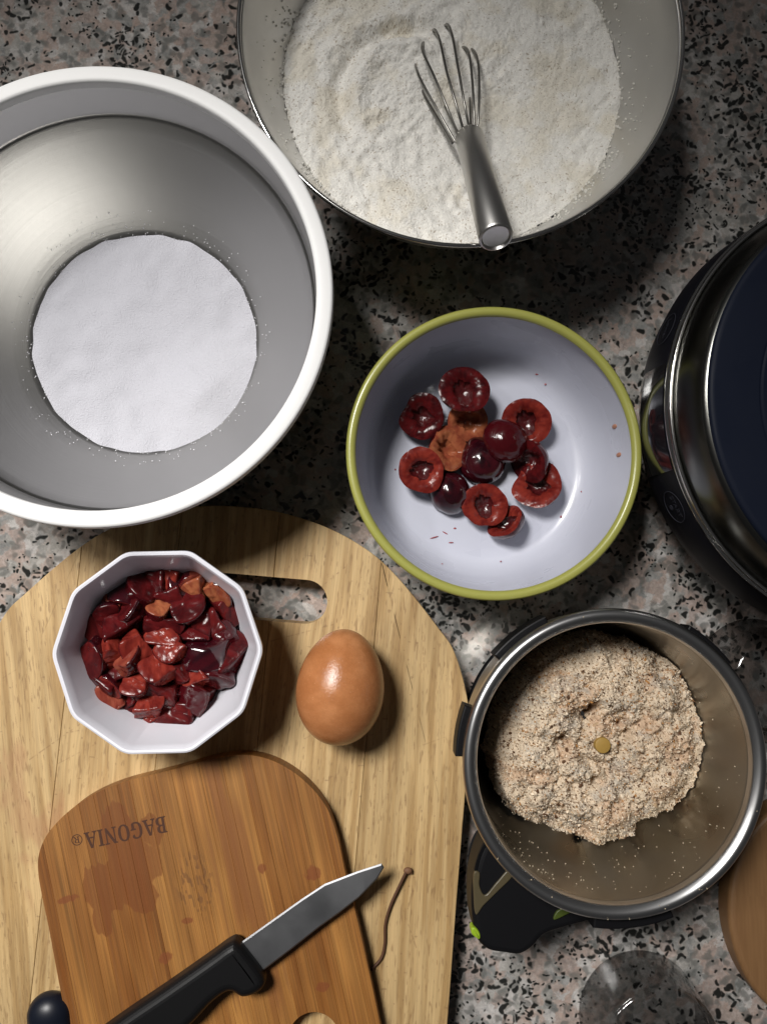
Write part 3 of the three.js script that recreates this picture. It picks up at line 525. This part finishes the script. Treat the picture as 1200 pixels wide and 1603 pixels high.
// ---------------------------------------------------------------- knife, handle end, cherry stem
{
  const bladeGeo = (o) => { const sh = new THREE.Shape(o.map(([x, z]) => new THREE.Vector2(x, -z))), g = new THREE.ExtrudeGeometry(sh, { depth: 0.0002, bevelEnabled: true, bevelThickness: 0.0005, bevelSize: 0.0007, bevelOffset: -0.0007, bevelSegments: 1, steps: 1 }); g.rotateX(-Math.PI / 2); g.translate(0, 0.0351, 0); return g; };
  const wear = dataTex(256, 256, (x, y) => 0.75 + 0.3 * (fbm(x / 60, y / 60, 3, 4) - 0.4)); wear.repeat.set(14, 14);
  const k = thing('paring_knife', 'paring knife with black handle lying across the bamboo board', 'knife');
  const w = (a, h) => a.map(([x, y]) => { const p = P(x, y, h); return [p.x, p.z]; });
  const blade = bladeGeo(w([[372, 1479], [473, 1407], [508, 1384], [560, 1364], [597, 1352], [601, 1358], [590, 1376], [562, 1405], [530, 1430], [498, 1453], [455, 1487], [414, 1518], [395, 1535]], 0.0355));
    mesh('blade', blade, std({ color: lin(0.38, 0.385, 0.4), metalness: 1, roughness: 0.5, roughnessMap: wear }), k);
  const outline = spline2(w([[360, 1470], [370, 1467], [392, 1490], [417, 1530], [408, 1545], [382, 1554], [362, 1545], [337, 1560], [300, 1598], [200, 1672], [130, 1722], [90, 1735], [66, 1716], [72, 1686], [110, 1648], [180, 1595], [262, 1539], [332, 1490]], 0.0355), 90);
  mesh('handle', slab(outline, SMALL_TOP + 0.0003, SMALL_TOP + 0.0138, 0.0045, [], 6), std({ color: lin(0.005, 0.005, 0.0055), roughness: 0.42, specularIntensity: 0.6 }), k);
  const h = P(66, 1607, 0.036), g = new THREE.CapsuleGeometry(0.0108, 0.07, 10, 28); g.rotateX(Math.PI / 2); g.translate(0, 0, 0.035); g.scale(1, 0.72, 1);
  const m = mesh('utensil_handle', g, std({ color: lin(0.006, 0.008, 0.015), roughness: 0.36, specularIntensity: 0.7 })); m.position.set(h.x, BOARD_TOP + 0.0081, h.z); m.rotation.y = 0.12;
  tag(m, 'rounded navy black utensil handle end lying beside the bamboo board', 'utensil');
  const st = [[636, 1364, .021], [624, 1389, .0205], [611, 1418, .020], [603, 1447, .0195], [602, 1478, .0193], [597, 1499, .0192], [582, 1517, .0192]];
  const s = thing('cherry_stalk', 'thin brown curved cherry stalk on the pale cutting board', 'stalk'), brown = std({ color: lin(0.075, 0.03, 0.012), roughness: 0.6 });
  mesh('twig', new THREE.TubeGeometry(new THREE.CatmullRomCurve3(st.map(p => P(...p))), 50, 0.00075, 8), brown, s);
  const kg = new THREE.SphereGeometry(0.0017, 12, 10); kg.scale(1.3, 0.8, 1); const q = P(638, 1363, 0.0205); kg.translate(q.x, q.y, q.z);
  const kg2 = new THREE.SphereGeometry(0.0009, 8, 6), q2 = P(643, 1366, 0.0195); kg2.translate(q2.x, q2.y, q2.z);
  mesh('knob', mergeGeometries([kg, kg2]), std({ color: lin(0.16, 0.075, 0.035), roughness: 0.7 }), s);
  const e = P(583, 1516, 0.0192), eg = new THREE.SphereGeometry(0.0012, 10, 8); eg.translate(e.x, e.y, e.z); mesh('twig_end', eg, brown, s);
}

// ---------------------------------------------------------------- grinder bowl with ground nuts
const GB = P(965, 1195, 0.075); GB.y = 0;
{
  const t = thing('grinder_bowl', 'steel grinder bowl with a black handle holding ground nuts', 'grinder bowl', GB);
  mesh('bowl_shell', lathe([[0.0001, 0.006], [0.05, 0.006], [0.054, 0.008], [0.0605, 0.02], [0.0648, 0.045], [0.0660, 0.066], [0.0668, 0.0705], [0.0640, 0.0708], [0.0616, 0.0690], [0.0610, 0.067], [0.0604, 0.045], [0.058, 0.025], [0.053, 0.0125], [0.047, 0.0088], [0.0001, 0.0085]], 160), std({ color: lin(0.38, 0.36, 0.32), metalness: 1, roughness: 0.5, roughnessMap: smudge }), t);
  mesh('rim', lathe([[0.0612, 0.0690], [0.0613, 0.0722], [0.0622, 0.0736], [0.0640, 0.0748], [0.0658, 0.0748], [0.0672, 0.0737], [0.0677, 0.0722], [0.0676, 0.0706], [0.0664, 0.0700], [0.0640, 0.0708], [0.0612, 0.0690]], 160, 60), std({ color: lin(0.55, 0.55, 0.55), metalness: 1, roughness: 0.3 }), t);
  mesh('base', lathe([[0.0001, 0.0004], [0.056, 0.0004], [0.058, 0.002], [0.0605, 0.012], [0.0575, 0.013], [0.054, 0.0078], [0.0001, 0.0055]], 96), blackPlastic, t);
  const tab = (px, py, span, ro = 0.0703) => {
    const p = P(px, py, 0.062).sub(GB), an = Math.atan2(p.z, p.x), g = [];
    const shape = []; for (let i = 0; i <= 10; i++) { const a = an - span / 2 + span * i / 10; shape.push([ro * Math.cos(a), ro * Math.sin(a)]); }
    for (let i = 10; i >= 0; i--) { const a = an - span / 2 + span * i / 10; shape.push([0.0655 * Math.cos(a), 0.0655 * Math.sin(a)]); }
    g.push(slab(shape, 0.056, 0.068, 0.0008, [], 2)); mesh('locking_tab', g[0], blackPlastic, t);
  };
  tab(728, 1142, 0.33); tab(820, 1008, 0.42); tab(1108, 1000, 0.36); tab(985, 1440, 0.5, 0.0738);
  // handle: a pulled-out loop at the side, with a finger opening
  const L = (a, h) => a.map(([x, y]) => { const p = P(x, y, h).sub(GB); return [p.x, p.z]; });
  const top = spline2(L([[762, 1312], [748, 1338], [739, 1376], [737, 1410], [740, 1448], [748, 1472], [764, 1486], [790, 1491], [812, 1493], [832, 1482], [850, 1463], [890, 1449], [925, 1437], [925, 1420], [880, 1405], [830, 1370], [800, 1335], [778, 1310]], 0.05), 120);
  const open = spline2(L([[764, 1328], [753, 1352], [751, 1382], [757, 1400], [776, 1380], [796, 1360], [786, 1346], [774, 1330]], 0.05), 50);
  mesh('handle', slab(top, 0.030, 0.052, 0.003, [open], 4), blackPlastic, t);
  const band = spline2(L([[743, 1364], [741, 1400], [745, 1432], [756, 1418], [776, 1398], [803, 1368], [797, 1361], [777, 1381], [758, 1401], [750, 1386], [750, 1366]], 0.0525), 70);
  mesh('handle_trim', slab(band, 0.0505, 0.0528, 0.0005, [], 2), std({ color: lin(0.075, 0.06, 0.032), roughness: 0.35 }), t);
  const green = std({ color: lin(0.26, 0.40, 0.02), roughness: 0.4 });
  mesh('green_button', slab(spline2(L([[738, 1452], [744, 1452], [751, 1462], [750, 1470], [742, 1466], [737, 1460]], 0.052), 24), 0.046, 0.0526, 0.0008, [], 2), green, t);
  mesh('green_button', slab(spline2(L([[872, 1426], [888, 1422], [897, 1426], [886, 1432], [866, 1440]], 0.053), 24), 0.048, 0.0531, 0.0004, [], 2), std({ color: lin(0.05, 0.07, 0.01), roughness: 0.4 }), t);
  const hub = P(943, 1167, 0.043); // spindle of the blade
  const bl = mesh('blade_spindle', lathe([[0.0001, 0.0435], [0.0034, 0.0435], [0.0038, 0.0428], [0.0038, 0.008], [0.0001, 0.008]], 32), std({ color: lin(0.36, 0.22, 0.05), roughness: 0.5 }), t); bl.position.set(hub.x - GB.x, 0, hub.z - GB.z);
  const wing = slab([[-0.017, -0.004], [-0.004, -0.0045], [0.012, -0.006], [0.016, -0.001], [0.004, 0.0045], [-0.012, 0.004]], 0.031, 0.0325, 0.0003, [], 1);
  const wg = mesh('cutting_blade', wing, polishedSteel, t); wg.position.set(hub.x - GB.x, 0, hub.z - GB.z); wg.rotation.y = -0.9;

  // ground nuts: a rough heap and loose crumbs on it
  const nuts = thing('ground_nuts', 'coarse beige ground nuts heaped in the grinder bowl', 'ground nuts', GB, null, 'stuff');
  const edge = [[765, 1190], [775, 1120], [812, 1058], [870, 1005], [940, 985], [1010, 1005], [1070, 1040], [1098, 1082], [1120, 1130], [1128, 1178], [1110, 1230], [1068, 1275], [1020, 1290], [985, 1322], [950, 1331], [905, 1318], [850, 1302], [812, 1288], [785, 1250]].map(([x, y]) => P(x, y, 0.031).sub(GB));
  const cen = P(940, 1160, 0.037).sub(GB), lim = edge.map(p => { const q = V3(p.x - cen.x, 0, p.z - cen.z); return [Math.atan2(q.z, q.x), Math.hypot(q.x, q.z)]; }).sort((a, b) => a[0] - b[0]);
  const rad = (th) => { th = Math.atan2(Math.sin(th), Math.cos(th)); let i = lim.findIndex(e => e[0] > th); const b = i < 0 ? lim[0] : lim[i], a = i <= 0 ? lim[lim.length - 1] : lim[i - 1]; let d = b[0] - a[0], e = th - a[0]; if (d < 0) d += 2 * Math.PI; if (e < 0) e += 2 * Math.PI; return mix(a[1], b[1], sm(0, 1, e / d)); };
  const wallR = (h) => h > 0.045 ? 0.0604 : h > 0.025 ? mix(0.058, 0.0604, (h - 0.025) / 0.02) : h > 0.0125 ? mix(0.053, 0.058, (h - 0.0125) / 0.0125) : 0.05;
  const pits = [[928, 1108, 0.009, 0.0035], [917, 1122, 0.006, 0.003], [985, 1152, 0.009, 0.003], [975, 1135, 0.006, 0.0025], [882, 1160, 0.007, 0.004], [958, 1208, 0.008, 0.003], [935, 1222, 0.006, 0.003], [1020, 1210, 0.005, 0.004], [840, 1085, 0.005, 0.005], [1045, 1060, 0.005, 0.005]].map(([a, b, d, g]) => { const p = P(a, b, 0.039).sub(GB); return [p.x - cen.x, p.z - cen.z, d, g]; });
  const H = (x, z, s, th) => {
    const n = fbm(x * 90 + 3, z * 90 + 8, 5, 4) - 0.5, f = vn(x * 420, z * 420, 8) - 0.5, f2 = vn(x * 900, z * 900, 18) - 0.5, left = sm(0.01, -0.05, x + 0.3 * z) * 0.006;
    const hx = x - (hub.x - GB.x - cen.x), hz = z - (hub.z - GB.z - cen.z), dh = Math.hypot(hx, hz), ang = Math.atan2(hz, hx);
    const ringGap = 0.009 * Math.exp(-(((dh - 0.0105) / 0.0025) ** 2)) * (0.3 + 0.9 * (vn(Math.cos(ang) * 2.5 + 5, Math.sin(ang) * 2.5 + 5, 66) - 0.25));
    return 0.0395 + left - 0.012 * sm(0.6, 1, s) - 0.017 * sm(0.94, 1, s) + 0.014 * n + 0.003 * f * sm(0.35, 0.6, fbm(x * 70, z * 70, 88, 2)) + 0.0014 * f2 - Math.max(0, ringGap) - pits.reduce((t, [px, pz, dep, sg]) => t + dep * Math.exp(-(((x - px) ** 2 + (z - pz) ** 2) / (sg * sg))) * (0.5 + vn(x * 500, z * 500, 98)), 0);
  };
  const R2 = (th) => { const r = rad(th) * (1 + 0.05 * (vn(Math.cos(th) * 9 + 20, Math.sin(th) * 9 + 20, 3) - 0.5) + 0.03 * (vn(Math.cos(th) * 40 + 60, Math.sin(th) * 40 + 60, 4) - 0.5)); return r; };
  const nutTex = colorTex(1024, 1024, (x, y) => {
    const g = vn(x / 3, y / 3, 3), m = fbm(x / 12, y / 12, 4, 3), w = fbm(x / 90, y / 90, 6, 3);
    let c = mix3([0.68, 0.565, 0.43], [0.55, 0.44, 0.31], m); c = mix3(c, [0.50, 0.33, 0.21], 0.7 * sm(0.48, 0.65, w)); c = mix3(c, [0.40, 0.37, 0.32], 0.6 * sm(0.55, 0.7, fbm(x / 70, y / 70, 46, 3))); c = c.map(v => v * (0.85 + 0.3 * g));
    const k = vn(x / 4.2, y / 4.2, 9); c = mix3(c, [0.15, 0.075, 0.03], 0.8 * sm(0.68, 0.85, k));
    const o = vn(x / 16, y / 16, 10); if (o > 0.88) c = mix3(c, [0.36, 0.16, 0.05], 0.7 * sm(0.88, 0.94, o));
    return c;
  }, false);
  const hg = mound(120, 300, R2, H, 8); hg.translate(cen.x, 0, cen.z);
  { const p = hg.attributes.position; for (let i = 0; i < p.count; i++) { const x = p.getX(i), z = p.getZ(i), r = Math.hypot(x, z), lim2 = wallR(p.getY(i)) - 0.0008; if (r > lim2) { p.setX(i, x * lim2 / r); p.setZ(i, z * lim2 / r); } } hg.computeVertexNormals(); }
  mesh('nut_heap', hg, std({ map: nutTex, roughness: 0.9 }), nuts);
  const gr = new THREE.IcosahedronGeometry(1, 0); { const p = gr.attributes.position; for (let i = 0; i < p.count; i++) { const k = 0.75 + 0.5 * hash(Math.round(p.getX(i) * 9), Math.round(p.getY(i) * 9 + p.getZ(i) * 31), 2); p.setXYZ(i, p.getX(i) * k, p.getY(i) * k, p.getZ(i) * k); } gr.computeVertexNormals(); }
  const N = 12000, im = new THREE.InstancedMesh(gr, std({ color: 0xffffff, roughness: 0.85 }), N), M = new THREE.Matrix4(), Q = new THREE.Quaternion(), E = new THREE.Euler(), col = new THREE.Color();
  for (let i = 0; i < N; i++) {
    const th = rnd() * 2 * Math.PI, s = Math.min(1.03, Math.sqrt(rnd()) * 1.01 + (rnd() < 0.06 ? 0.03 * rnd() : 0)), r = R2(th) * s; let x = r * Math.cos(th), z = r * Math.sin(th); let y = H(x, z, Math.min(1, s), th);
    if (Math.hypot(x - (hub.x - GB.x - cen.x), z - (hub.z - GB.z - cen.z)) < 0.0042) { y -= 0.02; }
    let X = x + cen.x, Z = z + cen.z; const rr_ = Math.hypot(X, Z), l = wallR(y) - 0.001; if (rr_ > l) { X *= l / rr_; Z *= l / rr_; }
    const k = rr(0.00018, 0.00045) * (rnd() < 0.05 ? 1.9 : 1);
    M.compose(V3(X, y + k * 0.2, Z), Q.setFromEuler(E.set(rnd() * 6, rnd() * 6, rnd() * 6)), V3(k * rr(0.8, 2.0), k * rr(0.35, 0.8), k)); im.setMatrixAt(i, M);
    const u = rnd(); col.setRGB(...(u < 0.58 ? [0.76, 0.64, 0.49].map((v, q, A) => v * (q ? A.k : (A.k = rr(0.8, 1.1)))) : u < 0.78 ? [0.46, 0.32, 0.19] : u < 0.95 ? [0.10, 0.045, 0.018] : [0.38, 0.18, 0.05])); im.setColorAt(i, col);
  }
  im.name = 'nut_crumbs'; im.castShadow = im.receiveShadow = true; im.userData.kind = 'stuff'; nuts.add(im);
  // dust thrown on the wall and rim
  const N2 = 200, dm = new THREE.InstancedMesh(gr, std({ color: lin(0.42, 0.35, 0.25), roughness: 0.9 }), N2);
  for (let i = 0; i < N2; i++) {
    const a = rnd() < 0.72 ? rr(0.2, 2.7) : rr(-3.1, 3.1), onRim = rnd() < 0.09, h = onRim ? 0.0748 : rr(0.022, 0.066), r = onRim ? rr(0.0625, 0.0672) : wallR(h) - 0.0001, k = rr(0.00012, 0.00038);
    M.compose(V3(r * Math.cos(a), h, r * Math.sin(a)), Q.setFromEuler(E.set(rnd() * 6, rnd() * 6, 0)), V3(k, k, k)); dm.setMatrixAt(i, M);
  }
  dm.name = 'nut_dust'; dm.castShadow = dm.receiveShadow = true; dm.userData.kind = 'stuff'; nuts.add(dm);
}

// ---------------------------------------------------------------- round black and steel appliance with a blue lid
const AP = P(1400, 639, 0.08); AP.y = 0;
{
  const t = thing('electric_cooker', 'round black electric cooker with a steel collar and dark blue lid', 'cooker', AP);
  const body = [[0.0001, 0.0004], [0.082, 0.0004], [0.086, 0.003], [0.095, 0.02], [0.1035, 0.042], [0.1058, 0.055], [0.1052, 0.066], [0.1036, 0.0775]];
  mesh('body', lathe([...body, [0.1015, 0.078], [0.0001, 0.078]], 160), std({ color: lin(0.006, 0.006, 0.009), roughness: 0.5, specularIntensity: 0.35 }), t);
  mesh('trim_ring', lathe([[0.1037, 0.0768], [0.1043, 0.0778], [0.1040, 0.0786], [0.1032, 0.0788], [0.1032, 0.0795], [0.1034, 0.0803], [0.1028, 0.0812], [0.1018, 0.0812], [0.1012, 0.0800], [0.1012, 0.0768], [0.1037, 0.0768]], 160), polishedSteel, t);
  mesh('steel_collar', lathe([[0.1014, 0.0785], [0.1012, 0.0805], [0.1004, 0.085], [0.0985, 0.0915], [0.0958, 0.097], [0.0942, 0.0992], [0.0915, 0.0992], [0.0915, 0.0785], [0.1014, 0.0785]], 160), std({ color: lin(0.16, 0.16, 0.15), metalness: 1, roughness: 0.24 }), t);
  const lid = mesh('lid', lathe([[0.0938, 0.0985], [0.0941, 0.1000], [0.0934, 0.1012], [0.0915, 0.1018], [0.0735, 0.1024], [0.0728, 0.1018], [0.0720, 0.1018], [0.0712, 0.1026], [0.04, 0.103], [0.0001, 0.103]], 160), std({ color: lin(0.006, 0.009, 0.02), roughness: 0.85, roughnessMap: smudge, specularIntensity: 0.3 }), t);
  void lid;
  const dir = (px, py, h) => { const p = P(px, py, h).sub(AP); return Math.atan2(p.z, p.x); };
  // glossy control panel between the two marked keys
  const a0 = dir(1027, 577, 0.066), a1 = dir(1031, 742, 0.066);
  const span = [mod(a1, 2 * Math.PI), mod(a0, 2 * Math.PI)];
  const at = (f) => { const b = body; for (let i = 3; i < b.length - 1; i++) if (f <= b[i + 1][1]) { const q = Math.max(0, (f - b[i][1]) / (b[i + 1][1] - b[i][1])); return mix(b[i][0], b[i + 1][0], q); } return 0.1036; };
  const panel = grid(40, 20, (u, v) => { const a = mix(span[0], span[1], u), h = mix(0.046, 0.076, v), r = at(h) + 0.0006 + 0.0012 * Math.sin(u * Math.PI) * Math.sin(v * Math.PI); return [r * Math.cos(a), h, r * Math.sin(a)]; }); panel.computeVertexNormals();
  mesh('control_panel', panel, std({ color: lin(0.01, 0.01, 0.012), roughness: 0.12, clearcoat: 1, clearcoatRoughness: 0.05, side: THREE.DoubleSide }), t);
  const font = await new FontLoader().loadAsync('fonts/droid/droid_sans_regular.typeface.json'), ink = std({ color: lin(0.03, 0.03, 0.04), roughness: 0.6, specularIntensity: 0.3 });
  for (const [px, py, word, dot] of [[1044, 516, 'Lower', 0], [1056, 793, 'START', 1]]) {
    const h = 0.0655, a = dir(px, py, h), n = V3(Math.cos(a), 0.12, Math.sin(a)).normalize(), o = new THREE.Group(); o.name = 'key_marking'; t.add(o);
    o.position.set((at(h) + 0.0004) * Math.cos(a), h, (at(h) + 0.0004) * Math.sin(a)); o.lookAt(o.position.clone().add(n).add(AP)); // local z outwards
    const el = []; for (let i = 0; i < 48; i++) { const q = i / 48 * 2 * Math.PI; el.push(V3(0.0078 * Math.cos(q), 0.0068 * Math.sin(q), 0)); }
    mesh('key_outline', new THREE.TubeGeometry(new THREE.CatmullRomCurve3(el, true), 96, 0.00016, 6, true), ink, o);
    const g = new TextGeometry(word, { font, size: 0.0028, depth: 0.0001, curveSegments: 3 }); g.center(); if (dot) g.translate(0, 0.0016, 0);
    mesh('key_lettering', g, ink, o);
    if (dot) { const c = new THREE.CylinderGeometry(0.0013, 0.0013, 0.0002, 20); c.rotateX(Math.PI / 2); c.translate(0, -0.0028, 0); mesh('key_dot', c, ink, o); }
  }
}

// ---------------------------------------------------------------- clear cups and a round wooden board at the edge of the frame
{
  const clear = std({ color: lin(0.68, 0.68, 0.68), transmission: 1, thickness: 0, roughness: 0.08, ior: 1.49 });
  const p = P(1222, 1070, 0.03); 
  const cup = mesh('clear_lid', lathe([[0.0001, 0.0305], [0.012, 0.0305], [0.0215, 0.0295], [0.0255, 0.0265], [0.0272, 0.012], [0.0285, 0.003], [0.0305, 0.0012], [0.0305, 0.0004], [0.0275, 0.0004], [0.0252, 0.012], [0.0235, 0.0255], [0.02, 0.0278], [0.0001, 0.0282]], 80), clear); cup.position.set(p.x, 0, p.z);
  tag(cup, 'smoky clear plastic lid standing behind the steel grinder bowl', 'lid');
  const q = P(1038, 1648, 0.035);
  const glass = mesh('drinking_glass', lathe([[0.0001, 0.0352], [0.026, 0.0352], [0.0285, 0.034], [0.0295, 0.031], [0.0315, 0.0006], [0.0295, 0.0006], [0.0272, 0.027], [0.025, 0.0305], [0.0001, 0.031]], 80), clear); glass.position.set(q.x, 0, q.z);
  tag(glass, 'smoky clear cup turned upside down on the granite', 'cup');
  const tex = colorTex(256, 256, (x, y) => { const n = vn(x / 2, y / 40, 3), b = fbm(x / 18, y / 60, 4, 3); return mix3([0.25, 0.135, 0.056], [0.18, 0.088, 0.034], 0.5 * n + 0.5 * b); });  // wood brown kept darker to stand in for the grinder bowl's shade
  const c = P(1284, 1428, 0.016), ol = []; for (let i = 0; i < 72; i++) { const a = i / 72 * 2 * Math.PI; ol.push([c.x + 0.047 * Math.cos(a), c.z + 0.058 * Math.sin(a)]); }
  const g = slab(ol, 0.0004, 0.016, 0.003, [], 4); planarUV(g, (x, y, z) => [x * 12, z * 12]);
  tag(mesh('wooden_trivet', g, std({ map: tex, roughness: 0.55 })), 'brown rounded wooden board beside the grinder bowl, with shade put into its brown', 'board');
}
renderer.render(scene, camera);
